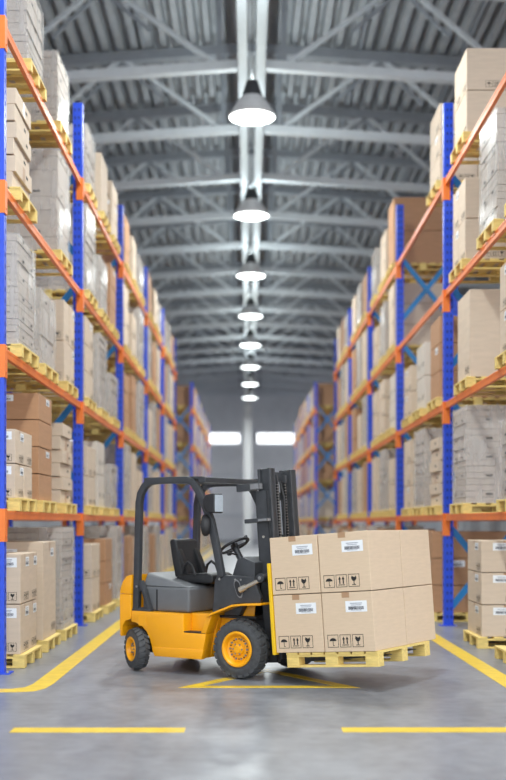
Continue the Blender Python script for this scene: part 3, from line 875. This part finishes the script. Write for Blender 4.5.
# mast: everything below leans back about the pivot
TILT = .0755
PIV = Vector((.32, 0, .25))
TM = Matrix.Translation(PIV) @ Matrix.Rotation(-TILT, 4, 'Y') @ Matrix.Translation(-PIV)
ms = empty('mast', (0, 0, 0)); ms.parent = fk
def leaning(fn, name, parent, bevel=.005, smooth=None):
    b = MB(); b.X = Matrix.Translation((0, YC, 0)) @ TM; fn(b); return b.build(name, parent, bevel, smooth)
X0 = .185                                        # rear of the rails in the upright position
def f_outer(b):
    for s in (-1, 1):
        for (x0, x1, ya, yb) in ((X0 - .055, X0 + .095, .285, .305), (X0 - .055, X0 - .035, .245, .305), (X0 + .075, X0 + .095, .235, .305)):
            b.box(x0, x1, *sorted((s * ya, s * yb)), .17, 1.99, 'black')
    b.box(X0 - .06, X0 - .02, -.29, .29, 1.90, 1.985, 'black'); b.box(X0 - .06, X0 - .02, -.29, .29, .25, .40, 'black'); b.box(X0 - .06, X0 - .02, -.29, .29, 1.05, 1.12, 'black')
leaning(f_outer, 'outer_mast', ms)
def f_inner(b):
    for s in (-1, 1):
        for (x0, x1, ya, yb) in ((X0 - .03, X0 + .125, .19, .235), (X0 - .03, X0 + .0, .17, .27), (X0 + .095, X0 + .125, .16, .27)):
            b.box(x0, x1, *sorted((s * ya, s * yb)), .20, 2.225, 'black')
    b.box(X0 - .01, X0 + .03, -.20, .20, 2.10, 2.20, 'black'); b.box(X0 - .01, X0 + .03, -.20, .20, 1.45, 1.52, 'black')
leaning(f_inner, 'inner_mast', ms)
leaning(lambda b: (b.cyl((X0 + .03, 0, .2), (X0 + .03, 0, 1.35), .045, 'black', 18), b.cyl((X0 + .03, 0, 1.35), (X0 + .03, 0, 2.12), .028, 'steel', 16)), 'lift_cylinder', ms, 0, 40)
def f_chain(y):
    def fn(b):
        for i in range(42):
            z = .85 + i * .031
            b.box(X0 + .075, X0 + .10, y - .016, y + .016, z, z + .022, 'dark'); b.box(X0 + .08, X0 + .095, y - .010, y + .010, z + .018, z + .035, 'steel')
        b.box(X0 + .07, X0 + .105, y - .02, y + .02, 2.08, 2.16, 'black')
    return fn
for y in (-.085, .085): leaning(f_chain(y), 'lift_chain', ms, 0)
def f_hose(b):
    b.tube([(X0 + .05, .05, 2.1), (X0 + .09, .05, 1.9), (X0 + .07, .05, 1.5), (X0 + .1, .05, 1.2), (X0 + .09, .05, .8)], .013, 'dark', 8)
leaning(f_hose, 'hydraulic_hose', ms, 0, 40)
for z0, z1, xa in ((2.0, 2.075, -.135), (1.655, 1.70, -.06)):
    leaning(lambda b: (b.box(X0 + xa - .12, X0 + xa + .05, -.355, -.282, z0, z1, 'black'), b.box(X0 + xa + .05, X0 + xa + .17, -.355, -.282, z0 + .004, z1 - .004, 'bracket')), 'mast_bracket', ms, .006)
leaning(lambda b: b.cyl((X0 + .02, -.305, 1.50), (X0 + .02, -.312, 1.50), .014, 'bronze', 14), 'mast_bolt', ms, 0, 40)
# tilt cylinders
for s in (-1, 1):
    tc = empty('tilt_cylinder', (0, 0, 0)); tc.parent = fk
    def yy(a): return side(s, a, a)[0]
    b = MB(); b.cyl((-.01, yy(.478), .932), (.06, yy(.472), .965), .032, 'bronze', 18); b.build('barrel', tc, 0, 40)
    b = MB(); b.cyl((.06, yy(.472), .965), (.235, yy(.44), 1.05), .022, 'bronze', 16); b.build('rod', tc, 0, 40)
    b = MB(); b.cyl((.235, yy(.47), 1.065), (.235, yy(.22), 1.065), .048, 'black', 20); b.cyl((.235, yy(.47), 1.065), (.235, yy(.48), 1.065), .024, 'bracket', 14); b.build('knuckle', tc, .004, 40)
# carriage, backrest and forks
S0 = .545                                        # rear face of the load at its foot
def lx(s_world, z): return s_world               # the load face leans with the mast
LP0 = Vector((.500, .127, .317))
def leanL(fn, name, parent, bevel=.005, smooth=None):
    b = MB(); b.X = Matrix.Translation(LP0) @ Matrix.Rotation(-TILT, 4, 'Y'); fn(b); return b.build(name, parent, bevel, smooth)
cg = empty('carriage', (0, 0, 0)); cg.parent = fk
leanL(lambda b: (b.box(-.10, -.055, -.52, .52, .02, .13, 'black'), b.box(-.10, -.055, -.52, .52, .38, .48, 'black'), b.box(-.30, -.10, -.13, -.04, -.02, .50, 'black'), b.box(-.30, -.10, .12, .21, -.02, .50, 'black')), 'carriage_plate', cg, .006)
def f_back(b):
    for s in (-1, 1): b.box(-.040, -.003, *sorted((s * .645, s * .715)), -.02, .91, 'carriage_yellow')
    b.box(-.055, -.012, -.65, .65, .80, .86, 'carriage_yellow'); b.box(-.055, -.012, -.65, .65, .40, .46, 'carriage_yellow'); b.box(-.055, -.012, -.65, .65, .04, .10, 'carriage_yellow')
    for i in (-1, 0, 1): b.box(-.05, -.02, i * .3 - .02, i * .3 + .02, .1, .8, 'carriage_yellow')
leanL(f_back, 'load_backrest', cg, .006)
PH2 = .14
for s in (-1, 1):
    def f_fork(b):
        b.box(-.055, -.012, *sorted((s * .22, s * .34)), -.13, .42, 'black')
        b.prism([(-.055, -.135), (.95, -.085), (1.06, -.075), (1.06, -.07), (.95, -.062), (.06, -.062), (-.055, -.08)], *sorted((s * .22, s * .34)), 'black')
    leanL(f_fork, 'fork', cg, .006)

# ------------------------------------------------------------------ the load on the forks
LA, LB, LH = 1.124, 1.42, 1.172
FM = Matrix.Translation(Vector(FO)) @ Matrix.Rotation(YAW, 4, 'Z')
LFM = FM @ Matrix.Translation(Vector((LP0.x, LP0.y - .707, LP0.z))) @ Matrix.Rotation(-TILT, 4, 'Y')   # origin: rear near bottom corner; x along the forks, y away
rotL = LFM.to_euler()
pd = pallet_parts(1.03, 1.20)
PM = LFM @ Matrix.Translation(Vector((.625, .615, -PH - .001)))
pal = make_pallet((0, 0, 0), (0, 0, 0), 'yellow wooden pallet raised on the forks of the forklift under four visible cartons', True, pd, (1.03, 1.20))
pal['label'] = 'tilted yellow wooden pallet lifted on the forklift forks under the large cartons'
pal.matrix_world = PM
bw, bd, bh = LA / 2, LB / 2, LH / 2
def fk_carton_meshes():
    dx, dy, dz = bw - .007, bd - .012, bh - .008
    b = MB(); b.box(-dx / 2, dx / 2, -dy / 2, dy / 2, 0, dz, 'card'); body = b.mesh('carton', .006, None, 2)
    pr, lb, tp = MB(), MB(), MB()
    F = FACES['y-'](pr, dx, dy)
    icons(F, dx * .065, dz * .075, .122)
    F = FACES['y-'](lb, dx, dy); ship_label(F, dx * .47, dz * .665, .235, .108)
    F = FACES['y-'](tp, dx, dy); F.rect(dx * .405, dx * .555, dz * .91, dz * .999, 'tape', .001)
    tp.box(-dx / 2 + dx * .405, -dx / 2 + dx * .555, -dy / 2, dy / 2, dz - .001, dz + .001, 'tape')
    return body, pr.mesh('printed_marking'), lb.mesh('shipping_label'), tp.mesh('tape')
FCM = fk_carton_meshes()
for l in range(2):
    for i in range(2):
        for j in range(2):
            if i == 0 and j == 1 and l == 0: pass
            o = inst('cardboard_carton', FCM[0])
            inst('printed_marking', FCM[1], o); inst('shipping_label', FCM[2], o); inst('tape', FCM[3], o)
            o.matrix_world = LFM @ Matrix.Translation(Vector((bw * (i + .5) + (.003 if i else 0), bd * (j + .5), bh * l + .001)))
            lab = 'large carton on the forklift pallet, %s layer, %s, %s' % (('lower', 'upper')[l], ('next to the mast', 'at the fork tips')[i], ('facing front with label' if j == 0 else 'in the rear row'))
            tag(o, lab, 'carton', 'large cartons on the forklift pallet')

# ------------------------------------------------------------------ light
w = bpy.data.worlds.new('world'); sc.world = w; w.use_nodes = True
bg = w.node_tree.nodes['Background']; bg.inputs['Color'].default_value = (0.93, 0.96, 1.0, 1); bg.inputs['Strength'].default_value = 1.9
sc.view_settings.view_transform = 'Standard'; sc.view_settings.look = 'None'
sc.view_settings.gamma = 1; sc.view_settings.use_curve_mapping = False
sc.view_settings.exposure = 0.33
sc.cycles.max_bounces = 8; sc.cycles.diffuse_bounces = 5; sc.cycles.transparent_max_bounces = 12
sc.cycles.use_denoising = True
